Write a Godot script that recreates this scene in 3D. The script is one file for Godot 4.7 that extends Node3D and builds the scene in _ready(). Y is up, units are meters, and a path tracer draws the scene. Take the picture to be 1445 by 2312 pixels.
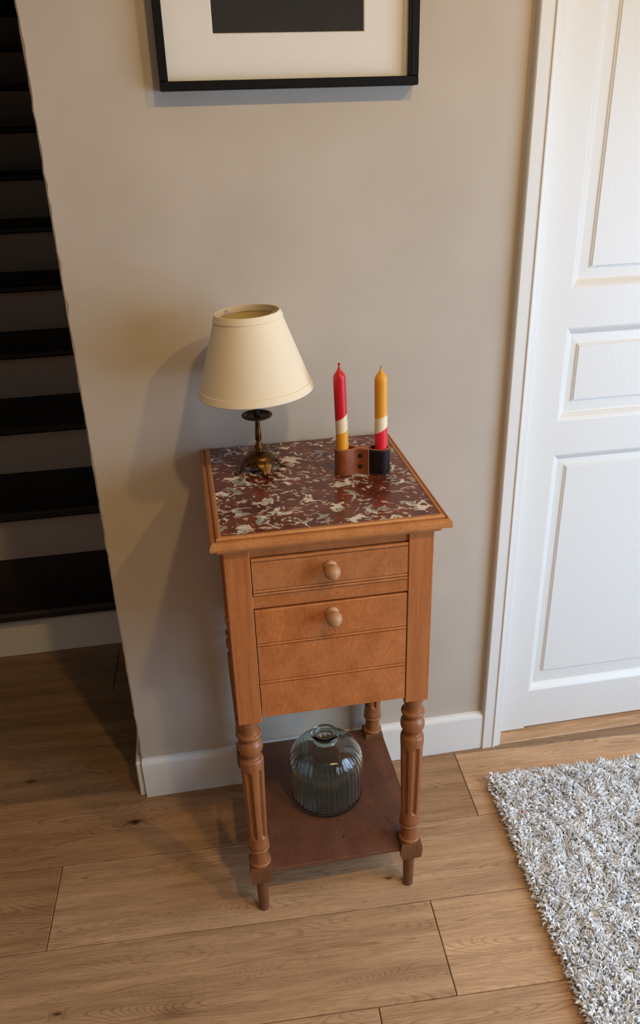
extends Node3D
# A fruitwood bedside cabinet with a marble top against a greige wall, between a dark staircase and a white panelled door.

# ---------------------------------------------------------------- mesh helpers
class MB:
	# collects triangles; every surface call is smooth inside and creased against the others
	var v := PackedVector3Array()
	var n := PackedVector3Array()
	var t := PackedVector2Array()
	var c := PackedColorArray()
	var ix := PackedInt32Array()
	var col := Color(1, 1, 1)
	var phase := 0.0

	func vert(p: Vector3, nn: Vector3, uv := Vector2.ZERO) -> int:
		v.append(p); n.append(nn); t.append(uv); c.append(col)
		return v.size() - 1

	func tri(a: Vector3, b: Vector3, d: Vector3, out: Vector3, ua := Vector2.ZERO, ub := Vector2.ZERO, ud := Vector2.ZERO) -> void:
		var nn := (b - a).cross(d - a)
		if nn.length() < 1e-14:
			return
		nn = nn.normalized()
		var flip := nn.dot(out) < 0.0
		if flip:
			nn = -nn
		var i := vert(a, nn, ua)
		var j := vert(b, nn, ub)
		var k := vert(d, nn, ud)
		if flip:
			ix.append_array(PackedInt32Array([i, j, k]))
		else:
			ix.append_array(PackedInt32Array([i, k, j]))

	func quad(a: Vector3, b: Vector3, d: Vector3, e: Vector3, out: Vector3, us := []) -> void:
		if us.size() == 4:
			tri(a, b, d, out, us[0], us[1], us[2]); tri(a, d, e, out, us[0], us[2], us[3])
		else:
			tri(a, b, d, out); tri(a, d, e, out)

	# rows[i][j]; the outside is (along rows) x (along columns)
	func surf(rows: Array, uvs := []) -> void:
		var nr := rows.size()
		var nc: int = rows[0].size()
		var base := v.size()
		var wrap: bool = rows[0][0].distance_to(rows[0][nc - 1]) < 1e-7 and nc > 3
		for i in nr:
			for j in nc:
				var i0 := maxi(i - 1, 0)
				var i1 := mini(i + 1, nr - 1)
				var j0 := j - 1
				var j1 := j + 1
				if wrap:
					if j0 < 0: j0 = nc - 2
					if j1 > nc - 1: j1 = 1
				else:
					j0 = maxi(j0, 0); j1 = mini(j1, nc - 1)
				var dp: Vector3 = rows[i1][j] - rows[i0][j]
				var dt: Vector3 = rows[i][j1] - rows[i][j0]
				if dt.length() < 1e-7:
					var ii := i + 1 if i < nr - 1 else i - 1
					dt = rows[ii][j1] - rows[ii][j0]
				var nn := dp.cross(dt)
				nn = nn.normalized() if nn.length() > 1e-16 else Vector3.UP
				vert(rows[i][j], nn, uvs[i][j] if uvs.size() else Vector2(float(j) / (nc - 1), float(i) / (nr - 1)))
		for i in nr - 1:
			for j in nc - 1:
				var a := base + i * nc + j
				ix.append_array(PackedInt32Array([a, a + nc + 1, a + nc, a, a + 1, a + nc + 1]))

	func box(lo: Vector3, hi: Vector3, b := 0.0) -> void:
		b = minf(b, minf(hi.x - lo.x, minf(hi.y - lo.y, hi.z - lo.z)) * 0.45)
		var m := (lo + hi) * 0.5
		var h := (hi - lo) * 0.5
		for ax in 3:
			var u := (ax + 1) % 3
			var w := (ax + 2) % 3
			for s in [-1.0, 1.0]:
				var q := []
				for k in [[-1, -1], [1, -1], [1, 1], [-1, 1]]:
					var p := Vector3.ZERO
					p[ax] = s * h[ax]; p[u] = k[0] * (h[u] - b); p[w] = k[1] * (h[w] - b)
					q.append(m + p)
				var o := Vector3.ZERO
				o[ax] = s
				quad(q[0], q[1], q[2], q[3], o)
		if b <= 0.0:
			return
		for ax in 3:
			var u := (ax + 1) % 3
			var w := (ax + 2) % 3
			for su in [-1.0, 1.0]:
				for sw in [-1.0, 1.0]:
					var q := []
					for k in [[-1, 0], [1, 0], [1, 1], [-1, 1]]:
						var p := Vector3.ZERO
						p[ax] = k[0] * (h[ax] - b)
						p[u] = su * (h[u] - (b if k[1] == 1 else 0.0))
						p[w] = sw * (h[w] - (0.0 if k[1] == 1 else b))
						q.append(m + p)
					var o := Vector3.ZERO
					o[u] = su; o[w] = sw
					quad(q[0], q[1], q[2], q[3], o)
		for sx in [-1.0, 1.0]:
			for sy in [-1.0, 1.0]:
				for sz in [-1.0, 1.0]:
					var s := Vector3(sx, sy, sz)
					tri(m + s * Vector3(h.x, h.y - b, h.z - b), m + s * Vector3(h.x - b, h.y, h.z - b), m + s * Vector3(h.x - b, h.y - b, h.z), s)

	# profile of Vector2(r, y), outer side on the right when walking it; shape varies the radius round the axis
	func lathe(profile: Array, seg := 32, at := Vector3.ZERO, shape := "", crease := 0.6) -> void:
		var chunk := [profile[0]]
		for k in range(1, profile.size()):
			chunk.append(profile[k])
			var last := k == profile.size() - 1
			var brk := last
			if not last:
				var d0: Vector2 = profile[k] - profile[k - 1]
				var d1: Vector2 = profile[k + 1] - profile[k]
				if d0.length() > 1e-9 and d1.length() > 1e-9:
					brk = absf(d0.angle_to(d1)) > crease
			if brk:
				var rows := []
				for q in chunk:
					var row := PackedVector3Array()
					for j in seg + 1:
						var a := TAU * (j % seg) / seg
						var r: float = q.x
						if shape == "fluted":
							r -= flute(q.x, q.y, a)
						elif shape == "ribbed":
							var rk := smoothstep(0.006, 0.022, q.y) * (1.0 - smoothstep(0.106, 0.130, q.y))
							r += 0.0005 * rk * (absf(cos(a * 24.0)) * 2.0 - 1.2)
						elif shape == "lumpy":
							r *= 1.0 + 0.2 * sin(a * 3.0)
						row.append(at + Vector3(r * cos(a), q.y, r * sin(a)))
					rows.append(row)
				surf(rows)
				chunk = [profile[k]]

	func flute(r: float, y: float, a: float) -> float:
		if y < 0.185 or y > 0.360:
			return 0.0
		var lo := 0.193
		var hi := 0.352
		var k := roundf((a - phase) / (TAU / 6.0)) * (TAU / 6.0) + phase
		var w := 0.0049 * lerpf(0.86, 1.0, clampf((y - lo) / (hi - lo), 0, 1))
		var s := r * (a - k)
		var yy := 0.0
		if y < lo + w: yy = lo + w - y
		elif y > hi - w: yy = y - (hi - w)
		var d := sqrt(s * s + yy * yy) / w
		return 0.0052 * pow(maxf(0.0, 1.0 - d * d), 0.45)

	# tube along a path; r gives Vector2(half width across side, half width across up) per point
	func tube(path: Array, radii: Array, seg := 10, up := Vector3.UP) -> void:
		var rows := []
		for i in path.size():
			var tg: Vector3 = (path[mini(i + 1, path.size() - 1)] - path[maxi(i - 1, 0)]).normalized()
			var side := tg.cross(up)
			if side.length() < 0.05:
				side = tg.cross(Vector3(0.3, 0.1, 1))
			side = side.normalized()
			var upp := side.cross(tg).normalized()
			var row := PackedVector3Array()
			for j in seg + 1:
				var a := TAU * (j % seg) / seg
				row.append(path[i] + side * (cos(a) * radii[i].x) - upp * (sin(a) * radii[i].y))
			rows.append(row)
		surf(rows)
		for e in [0, path.size() - 1]:
			var o: Vector3 = (path[0] - path[1]) if e == 0 else (path[e] - path[e - 1])
			for j in seg:
				tri(path[e], rows[e][j], rows[e][j + 1], o)

	# polygon of Vector2(z, y) pushed along x
	func extrude_x(poly: Array, x0: float, x1: float, caps := true) -> void:
		var mid := Vector2.ZERO
		var area := 0.0
		for k in poly.size():
			mid += poly[k] / poly.size()
			area += poly[k].cross(poly[(k + 1) % poly.size()])
		for k in poly.size():
			var a: Vector2 = poly[k]
			var b: Vector2 = poly[(k + 1) % poly.size()]
			var d := b - a
			var o := Vector2(d.y, -d.x) * signf(area)
			quad(Vector3(x0, a.y, a.x), Vector3(x1, a.y, a.x), Vector3(x1, b.y, b.x), Vector3(x0, b.y, b.x), Vector3(0, o.y, o.x))
		if caps:
			var ids := Geometry2D.triangulate_polygon(PackedVector2Array(poly))
			for k in range(0, ids.size(), 3):
				for x in [x0, x1]:
					tri(Vector3(x, poly[ids[k]].y, poly[ids[k]].x), Vector3(x, poly[ids[k + 1]].y, poly[ids[k + 1]].x), Vector3(x, poly[ids[k + 2]].y, poly[ids[k + 2]].x), Vector3(1 if x == x1 else -1, 0, 0))

	func commit(mesh: ArrayMesh = null) -> ArrayMesh:
		if mesh == null:
			mesh = ArrayMesh.new()
		var a := []
		a.resize(Mesh.ARRAY_MAX)
		a[Mesh.ARRAY_VERTEX] = v; a[Mesh.ARRAY_NORMAL] = n; a[Mesh.ARRAY_TEX_UV] = t; a[Mesh.ARRAY_COLOR] = c; a[Mesh.ARRAY_INDEX] = ix
		mesh.add_surface_from_arrays(Mesh.PRIMITIVE_TRIANGLES, a)
		return mesh


func obj(called: String, mb: MB, mat: Material, parent: Node3D = self) -> MeshInstance3D:
	var o := MeshInstance3D.new()
	o.name = called
	o.mesh = mb.commit()
	o.material_override = null
	o.mesh.surface_set_material(0, mat)
	o.cast_shadow = GeometryInstance3D.SHADOW_CASTING_SETTING_ON
	parent.add_child(o, true)
	return o

func thing(called: String, label: String, category: String, at := Vector3.ZERO, turn := 0.0, group := "") -> Node3D:
	var o := Node3D.new()
	o.name = called
	o.position = at
	o.rotation.y = turn
	add_child(o, true)
	tag(o, label, category, group)
	return o

func tag(o: Node3D, label: String, category: String, group := "") -> void:
	o.set_meta("label", label)
	o.set_meta("category", category)
	if group:
		o.set_meta("group", group)

func struct(called: String, mb: MB, mat: Material, parent: Node3D = self) -> MeshInstance3D:
	var o := obj(called, mb, mat, parent)
	if parent == self:
		o.set_meta("kind", "structure")
	return o

func boxes(list: Array, b := 0.0) -> MB:
	var m := MB.new()
	for q in list:
		m.box(q[0], q[1], b)
	return m

func V(x: float, y: float, z: float) -> Vector3:
	return Vector3(x, y, z)

# Catmull-Rom through Vector2 points
func smooth(pts: Array, per := 6) -> Array:
	var out := []
	for i in pts.size() - 1:
		var a: Vector2 = pts[maxi(i - 1, 0)]
		var b: Vector2 = pts[i]
		var c: Vector2 = pts[i + 1]
		var d: Vector2 = pts[mini(i + 2, pts.size() - 1)]
		for k in per:
			out.append(b.cubic_interpolate(c, a, d, float(k) / per))
	out.append(pts[-1])
	return out

func arc2(cx: float, cy: float, r: float, a0: float, a1: float, k := 8) -> Array:
	var out := []
	for i in k + 1:
		var a := deg_to_rad(lerpf(a0, a1, float(i) / k))
		out.append(Vector2(cx + r * cos(a), cy + r * sin(a)))
	return out

# ---------------------------------------------------------------- materials
func noise(freq: float, oct := 4, sd := 1, kind := FastNoiseLite.TYPE_SIMPLEX_SMOOTH) -> FastNoiseLite:
	var f := FastNoiseLite.new()
	f.noise_type = kind
	f.frequency = freq
	f.seed = sd
	f.fractal_type = FastNoiseLite.FRACTAL_FBM
	f.fractal_octaves = oct
	return f

func plain(col: Color, rough := 0.6, metal := 0.0) -> StandardMaterial3D:
	var m := StandardMaterial3D.new()
	m.albedo_color = col
	m.roughness = rough
	m.metallic = metal
	return m

func noise_map(n: FastNoiseLite, stops: Array, size := 512) -> NoiseTexture2D:
	var t := NoiseTexture2D.new()
	t.width = size; t.height = size
	t.seamless = true
	t.noise = n
	t.normalize = true
	var g := Gradient.new()
	var off := PackedFloat32Array()
	var cs := PackedColorArray()
	for s in stops:
		off.append(s[0]); cs.append(s[1])
	g.offsets = off
	g.colors = cs
	t.color_ramp = g
	return t

func grey_map(n: FastNoiseLite, size := 512) -> NoiseTexture2D:
	return noise_map(n, [[0.0, Color.BLACK], [1.0, Color.WHITE]], size)

var grain_tex: Texture2D
var grain_bump: Texture2D

# wood for turned and joined pieces: one grain picture stretched along the fibre
func wood(tint: Color, along: int, rough := 0.42, off := Vector3.ZERO, s_long := 1.3, s_cross := 6.5) -> StandardMaterial3D:
	var m := plain(tint, rough)
	m.albedo_texture = grain_tex
	m.uv1_triplanar = true
	m.uv1_triplanar_sharpness = 4.0
	var s := Vector3(s_cross, s_cross, s_cross)
	s[along] = s_long
	m.uv1_scale = s
	m.uv1_offset = off
	m.metallic_specular = 0.45
	return m

func grain_picture(size: int) -> ImageTexture:
	# long fibres along v over a faint broad figure; mirrored so that it tiles
	var im := Image.create(size, size, false, Image.FORMAT_RGB8)
	var a := noise(1.0, 2, 11)
	var b := noise(1.0, 3, 12)
	var f := noise(1.0, 2, 13)
	for y in size:
		for x in size:
			var u := absf(x - size * 0.5) * 2.0 / size
			var w := absf(y - size * 0.5) * 2.0 / size
			var ring := a.get_noise_2d(u * 2.2, w * 1.3) * 6.0
			ring = ring - floorf(ring)
			ring = smoothstep(0.0, 0.8, ring) * (1.0 - smoothstep(0.8, 1.0, ring))
			var k := 0.62 + 0.26 * b.get_noise_2d(u * 5.0, w * 1.4) + 0.12 * (ring - 0.5) + 0.17 * f.get_noise_2d(u * 70.0, w * 5.0)
			im.set_pixel(x, y, Color(0.70, 0.61, 0.53).lerp(Color(1.0, 1.0, 1.0), clampf(k, 0.0, 1.0)))
	return ImageTexture.create_from_image(im)

func knot_warp(p: Vector2, knots: Array) -> Vector2:
	# pushes the figure round each knot; returns (shift across, darkness)
	var s := 0.0
	var dk := 0.0
	for k in knots:
		var d := (p - Vector2(k[0], k[1])) / Vector2(k[2] * 2.6, k[2])
		var q := d.length_squared()
		s += exp(-q * 0.45) * signf(d.y + 0.001) * 0.018 * k[3]
		dk += exp(-q * 3.5) * k[3] + 0.25 * exp(-q * 0.5) * k[3]
	return Vector2(s, dk)

# laminate oak board, 1.22 m x 0.184 m, in metres
func board_picture(sd: int, w: int, h: int, knots: Array, cath: Array) -> ImageTexture:
	var im := Image.create(w, h, false, Image.FORMAT_RGB8)
	var figure := noise(1.0, 2, sd)
	var broad := noise(1.0, 3, sd + 50)
	var fibre := noise(1.0, 2, sd + 90)
	var pore := noise(1.0, 2, sd + 130)
	for y in h:
		var py := 0.184 * y / h
		for x in w:
			var px := 1.22 * x / w
			var kw := Vector2.ZERO
			if knots.size():
				kw = knot_warp(Vector2(px, py), knots)
			var yy := py + kw.x
			var g := figure.get_noise_2d(px * 1.5, yy * 11.0) * 1.0 + yy * 3.0
			for q in cath:   # flame figure: nested ovals drawn out along the board
				var d := (Vector2(px, yy) - Vector2(q[0], q[1])) / Vector2(q[2], q[3])
				g += exp(-d.length_squared()) * q[4]
			var ring := g * 11.0
			ring = ring - floorf(ring)
			var line := smoothstep(0.55, 0.92, ring) * (1.0 - smoothstep(0.92, 1.0, ring))
			var show := clampf(0.45 + 1.3 * broad.get_noise_2d(px * 2.2 + 7.0, yy * 18.0), 0.0, 1.0)
			var b := broad.get_noise_2d(px * 1.6, yy * 26.0)
			var f := fibre.get_noise_2d(px * 9.0, yy * 330.0)
			var po := pore.get_noise_2d(px * 26.0, yy * 700.0)
			var k := 0.66 + 0.20 * b + 0.17 * f - 0.24 * line * show
			if po > 0.34:
				k -= 0.13 * (po - 0.34) * 4.0
			k -= 0.95 * kw.y
			var colr := Color(0.46, 0.325, 0.225).lerp(Color(0.935, 0.77, 0.595), clampf(k, 0.0, 1.1))
			if k < 0.0:
				colr = colr.lerp(Color(0.10, 0.06, 0.035), clampf(-k * 1.4, 0.0, 1.0))
			im.set_pixel(x, y, colr)
	return ImageTexture.create_from_image(im)

# red griotte marble with grey-white fragments and hairline veins
func marble_picture(size: int) -> ImageTexture:
	var im := Image.create(size, size, false, Image.FORMAT_RGB8)
	var wa := noise(1.0, 2, 5)
	var wb := noise(1.0, 2, 6)
	var big := noise(1.0, 2, 27)
	var dens := noise(1.0, 2, 33)
	var small := noise(1.0, 1, 41)
	var cloud := noise(1.0, 4, 52)
	var vein := noise(1.0, 2, 63)
	for y in size:
		for x in size:
			var p := Vector2(x, y) / size
			var r := Vector2(p.x * 0.94 + p.y * 0.30, p.y * 1.0 - p.x * 0.30)
			var q := r + Vector2(wa.get_noise_2d(r.x * 9.0, r.y * 9.0), wb.get_noise_2d(r.x * 9.0, r.y * 9.0)) * 0.055
			q += Vector2(wb.get_noise_2d(r.x * 34.0, r.y * 34.0), wa.get_noise_2d(r.x * 34.0 + 9.0, r.y * 34.0)) * 0.015
			var d := dens.get_noise_2d(p.x * 3.4 + 3.0, p.y * 3.4)
			var e := big.get_noise_2d(q.x * 6.2, q.y * 12.5)
			var q2 := r.lerp(q, 0.45)
			var s := small.get_noise_2d(q2.x * 25.0, q2.y * 36.0)
			var c := cloud.get_noise_2d(p.x * 6.0, p.y * 6.0)
			var vn := 1.0 - absf(vein.get_noise_2d(q.x * 3.6, q.y * 5.0)) * 26.0
			var body := Color(0.345, 0.158, 0.110).lerp(Color(0.475, 0.238, 0.170), clampf(0.45 + 0.9 * c, 0.0, 1.0))
			var frag := smoothstep(0.330, 0.360, e + 0.12 * d + 0.10 * s)
			var chips := smoothstep(0.50, 0.55, s + 0.30 * d + 0.30 * e)
			var hair := clampf(vn, 0.0, 1.0) * smoothstep(0.0, 0.4, d + 0.5 * e)
			var grey := Color(0.90, 0.865, 0.82).lerp(Color(0.58, 0.585, 0.555), clampf(0.45 + 2.2 * cloud.get_noise_2d(q.x * 9.0 + 5.0, q.y * 14.0), 0.0, 1.0))
			var colr := body.lerp(Color(0.70, 0.53, 0.46), hair * 0.35)
			colr = colr.lerp(Color(0.84, 0.775, 0.72), chips * 0.85)
			colr = colr.lerp(grey, frag)
			im.set_pixel(x, y, colr)
	return ImageTexture.create_from_image(im)

# dip-dyed candle: three bands cut by slanting planes; u round the candle, v up
func candle_picture(top: Color, mid: Color, low: Color, h1: Array, h2: Array, height: float) -> ImageTexture:
	var w := 128
	var h := 512
	var im := Image.create(w, h, false, Image.FORMAT_RGB8)
	for y in h:
		var hy := height * (1.0 - (y + 0.5) / h)
		for x in w:
			var a := TAU * x / w
			var b1: float = h1[0] + h1[1] * cos(a - h1[2])
			var b2: float = h2[0] + h2[1] * cos(a - h2[2])
			var k1 := smoothstep(b1 - 0.0006, b1 + 0.0006, hy)
			var k2 := smoothstep(b2 - 0.0012, b2 + 0.0012, hy)
			im.set_pixel(x, y, low.lerp(mid, k2).lerp(top, k1))
	return ImageTexture.create_from_image(im)

# ---------------------------------------------------------------- constants measured from the photograph
const WALL_EDGE := -0.2069
const CASING := 0.5625
const ROOM_L := -1.75
const ROOM_R := 1.78
const ROOM_F := 3.7
const CEIL := 2.5
const FLOOR_TURN := -0.04777
const ROW0 := 0.1810
const BOARD := 0.1842

var M := {}

func _ready() -> void:
	camera_and_light()
	make_materials()
	room()
	flooring()
	staircase()
	door()
	picture()
	cabinet()
	lamp()
	candles()
	bottle()
	rug()

# ---------------------------------------------------------------- camera, sky, lights
func camera_and_light() -> void:
	var cam := Camera3D.new()
	cam.name = "camera"
	cam.fov = 65.42
	cam.near = 0.02
	cam.far = 60.0
	cam.transform = Transform3D(Basis(V(0.98468, -0.02838, 0.17204), V(0.10102, 0.89708, -0.43017), V(-0.14212, 0.44096, 0.8862)), V(-0.0173, 1.32574, 1.36328))
	add_child(cam)
	cam.current = true

	var e := Environment.new()
	e.tonemap_mode = Environment.TONE_MAPPER_LINEAR
	e.tonemap_exposure = 1.0
	e.background_mode = Environment.BG_SKY
	var sky := Sky.new()
	var sm := ProceduralSkyMaterial.new()
	sm.sky_top_color = Color(0.50, 0.66, 0.92)
	sm.sky_horizon_color = Color(0.80, 0.88, 1.0)
	sm.ground_bottom_color = Color(0.30, 0.30, 0.29)
	sm.ground_horizon_color = Color(0.55, 0.58, 0.60)
	sm.sky_energy_multiplier = 0.12
	sm.ground_energy_multiplier = 0.10
	sky.sky_material = sm
	e.sky = sky
	e.sdfgi_enabled = true
	e.ssao_enabled = true
	e.ssil_enabled = true
	var we := WorldEnvironment.new()
	we.name = "surroundings"
	we.environment = e
	add_child(we)

	# daylight through the tall window on the right
	var day := AreaLight3D.new()
	day.name = "window_daylight"
	day.area_size = Vector2(1.5, 1.3)
	day.area_normalize_energy = true
	day.light_color = Color(0.738, 0.864, 1.0)
	day.light_energy = 4.9
	day.area_range = 12.0
	day.shadow_enabled = true
	add_child(day)
	day.look_at_from_position(V(ROOM_R - 0.04, 0.86, 1.30), V(ROOM_R - 1.0, 0.36, 1.25))

func ceiling_lamp(x: float, z: float, energy: float, label: String) -> void:
	var t := thing("ceiling_spotlight", label, "ceiling lamp", V(x, CEIL, z), 0.0, "recessed ceiling spotlights")
	var ring := MB.new()
	ring.lathe([Vector2(0.031, -0.001), Vector2(0.045, -0.001), Vector2(0.043, -0.006), Vector2(0.034, -0.008), Vector2(0.031, -0.001)], 32)
	obj("trim_ring", ring, M.white, t)
	var bulb := MB.new()
	bulb.lathe([Vector2(0.0, -0.004), Vector2(0.030, -0.004), Vector2(0.030, -0.001), Vector2(0.0, -0.001)], 32)
	obj("bulb", bulb, M.glow, t)
	var l := SpotLight3D.new()
	l.name = "bulb_light"
	l.light_color = Color(1.0, 0.854, 0.566)
	l.light_energy = energy
	l.light_size = 0.05
	l.spot_range = 9.0
	l.spot_attenuation = 2.0
	l.spot_angle = 78.0
	l.spot_angle_attenuation = 0.4
	l.shadow_enabled = true
	t.add_child(l)
	l.position = V(0, -0.012, 0)
	l.rotation.x = -PI / 2

# ---------------------------------------------------------------- materials
func make_materials() -> void:
	grain_tex = grain_picture(512)
	grain_bump = grey_map(noise(0.012, 4, 8), 512)
	var paint_bump := grey_map(noise(0.018, 4, 77), 512)
	var fine := grey_map(noise(0.06, 3, 78), 512)

	M.wall = plain(Color(0.765, 0.715, 0.655), 0.62)
	M.wall.albedo_texture = noise_map(noise(0.006, 4, 91), [[0.0, Color(0.955, 0.95, 0.94)], [1.0, Color(1, 1, 1)]], 512)
	M.wall.uv1_triplanar = true
	M.wall.uv1_scale = Vector3.ONE * 1.1
	M.wall.heightmap_enabled = true
	M.wall.heightmap_texture = paint_bump
	M.wall.heightmap_scale = 0.07
	M.white = plain(Color(0.90, 0.89, 0.87), 0.38)
	M.white.uv1_triplanar = true
	M.white.uv1_scale = Vector3.ONE * 4.0
	M.white.heightmap_enabled = true
	M.white.heightmap_texture = fine
	M.white.heightmap_scale = 0.012
	M.ceiling = plain(Color(0.90, 0.885, 0.86), 0.8)
	M.glow = plain(Color(1, 0.9, 0.8), 0.4)
	M.glow.emission_enabled = true
	M.glow.emission = Color(1.0, 0.80, 0.55)
	M.glow.emission_energy_multiplier = 6.0
	M.dark = plain(Color(0.05, 0.045, 0.042), 0.8)

	M.post = wood(Color(0.785, 0.50, 0.29), 1, 0.40, V(0.13, 0.31, 0.7))
	M.rail = wood(Color(0.785, 0.50, 0.29), 0, 0.40, V(0.4, 0.2, 0.1))
	M.drawer = wood(Color(0.78, 0.515, 0.315), 0, 0.40, V(0.77, 0.13, 0.5), 1.7, 5.0)
	M.cupboard = wood(Color(0.815, 0.515, 0.295), 0, 0.40, V(0.21, 0.63, 0.9), 1.4, 4.4)
	M.rim = wood(Color(0.82, 0.56, 0.335), 0, 0.34, V(0.1, 0.8, 0.6), 1.6, 9.0)
	M.rim_side = wood(Color(0.79, 0.53, 0.31), 2, 0.34, V(0.5, 0.4, 0.3), 1.6, 9.0)
	M.knob = wood(Color(0.80, 0.61, 0.44), 2, 0.40, V(0.3, 0.9, 0.2), 4.0, 20.0)
	M.leg = wood(Color(0.655, 0.43, 0.265), 1, 0.34, V(0.6, 0.2, 0.4), 2.0, 10.0)
	M.foot = wood(Color(0.50, 0.33, 0.22), 1, 0.38, V(0.2, 0.5, 0.8), 2.0, 10.0)
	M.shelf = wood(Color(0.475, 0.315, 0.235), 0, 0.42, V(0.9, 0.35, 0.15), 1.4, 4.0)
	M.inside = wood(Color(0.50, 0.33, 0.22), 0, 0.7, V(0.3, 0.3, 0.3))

	M.marble = plain(Color(1, 1, 1), 0.22)
	M.marble.albedo_texture = marble_picture(768)
	M.marble.metallic_specular = 0.5

	M.brass = plain(Color(0.50, 0.375, 0.205), 0.36, 0.9)
	M.brass.albedo_texture = noise_map(noise(0.02, 4, 15), [[0.0, Color(0.42, 0.37, 0.30)], [0.45, Color(0.72, 0.68, 0.6)], [1.0, Color(1, 1, 1)]], 256)
	M.brass.uv1_triplanar = true
	M.brass.uv1_scale = Vector3.ONE * 14.0
	M.brass_dark = plain(Color(0.30, 0.215, 0.13), 0.42, 0.75)
	M.shade = plain(Color(0.955, 0.885, 0.765), 0.9)
	M.shade.backlight_enabled = true
	M.shade.backlight = Color(0.30, 0.25, 0.17)
	M.shade.heightmap_enabled = true
	M.shade.heightmap_texture = grey_map(noise(0.12, 3, 19), 512)
	M.shade.heightmap_scale = 0.02
	M.shade.uv1_triplanar = true
	M.shade.uv1_scale = V(9, 9, 9)
	M.lining = plain(Color(0.90, 0.82, 0.62), 0.85)
	M.lining.backlight_enabled = true
	M.lining.backlight = Color(0.30, 0.25, 0.15)
	M.wire = plain(Color(0.82, 0.80, 0.74), 0.35, 0.6)

	M.tan = plain(Color(0.60, 0.31, 0.14), 0.42)
	M.tan.albedo_texture = noise_map(noise(0.015, 4, 23), [[0.0, Color(0.78, 0.72, 0.68)], [1.0, Color(1, 1, 1)]], 256)
	M.tan.uv1_triplanar = true
	M.tan.uv1_scale = Vector3.ONE * 12.0
	M.navy = plain(Color(0.095, 0.05, 0.058), 0.5)
	M.navy.metallic_specular = 0.35
	M.raw = plain(Color(0.66, 0.43, 0.31), 0.75)
	M.thread = plain(Color(0.60, 0.40, 0.26), 0.8)
	M.rivet = plain(Color(0.20, 0.17, 0.12), 0.35, 0.8)

	M.glass = plain(Color(0.915, 0.968, 0.955, 0.0), 0.0)
	M.glass.refraction_enabled = true
	M.glass.refraction_scale = 0.05
	M.pane = plain(Color(0.02, 0.02, 0.02, 0.02), 0.03)
	M.pane.transparency = BaseMaterial3D.TRANSPARENCY_ALPHA
	M.pane.metallic_specular = 0.4
	M.black = plain(Color(0.045, 0.042, 0.045), 0.5)
	M.black.metallic_specular = 0.3
	M.mat = plain(Color(0.955, 0.935, 0.905), 0.9)
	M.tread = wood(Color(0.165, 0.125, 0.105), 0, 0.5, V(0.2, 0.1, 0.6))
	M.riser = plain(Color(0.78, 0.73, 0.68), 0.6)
	M.stairwall = plain(Color(0.20, 0.18, 0.165), 0.9)

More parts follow.
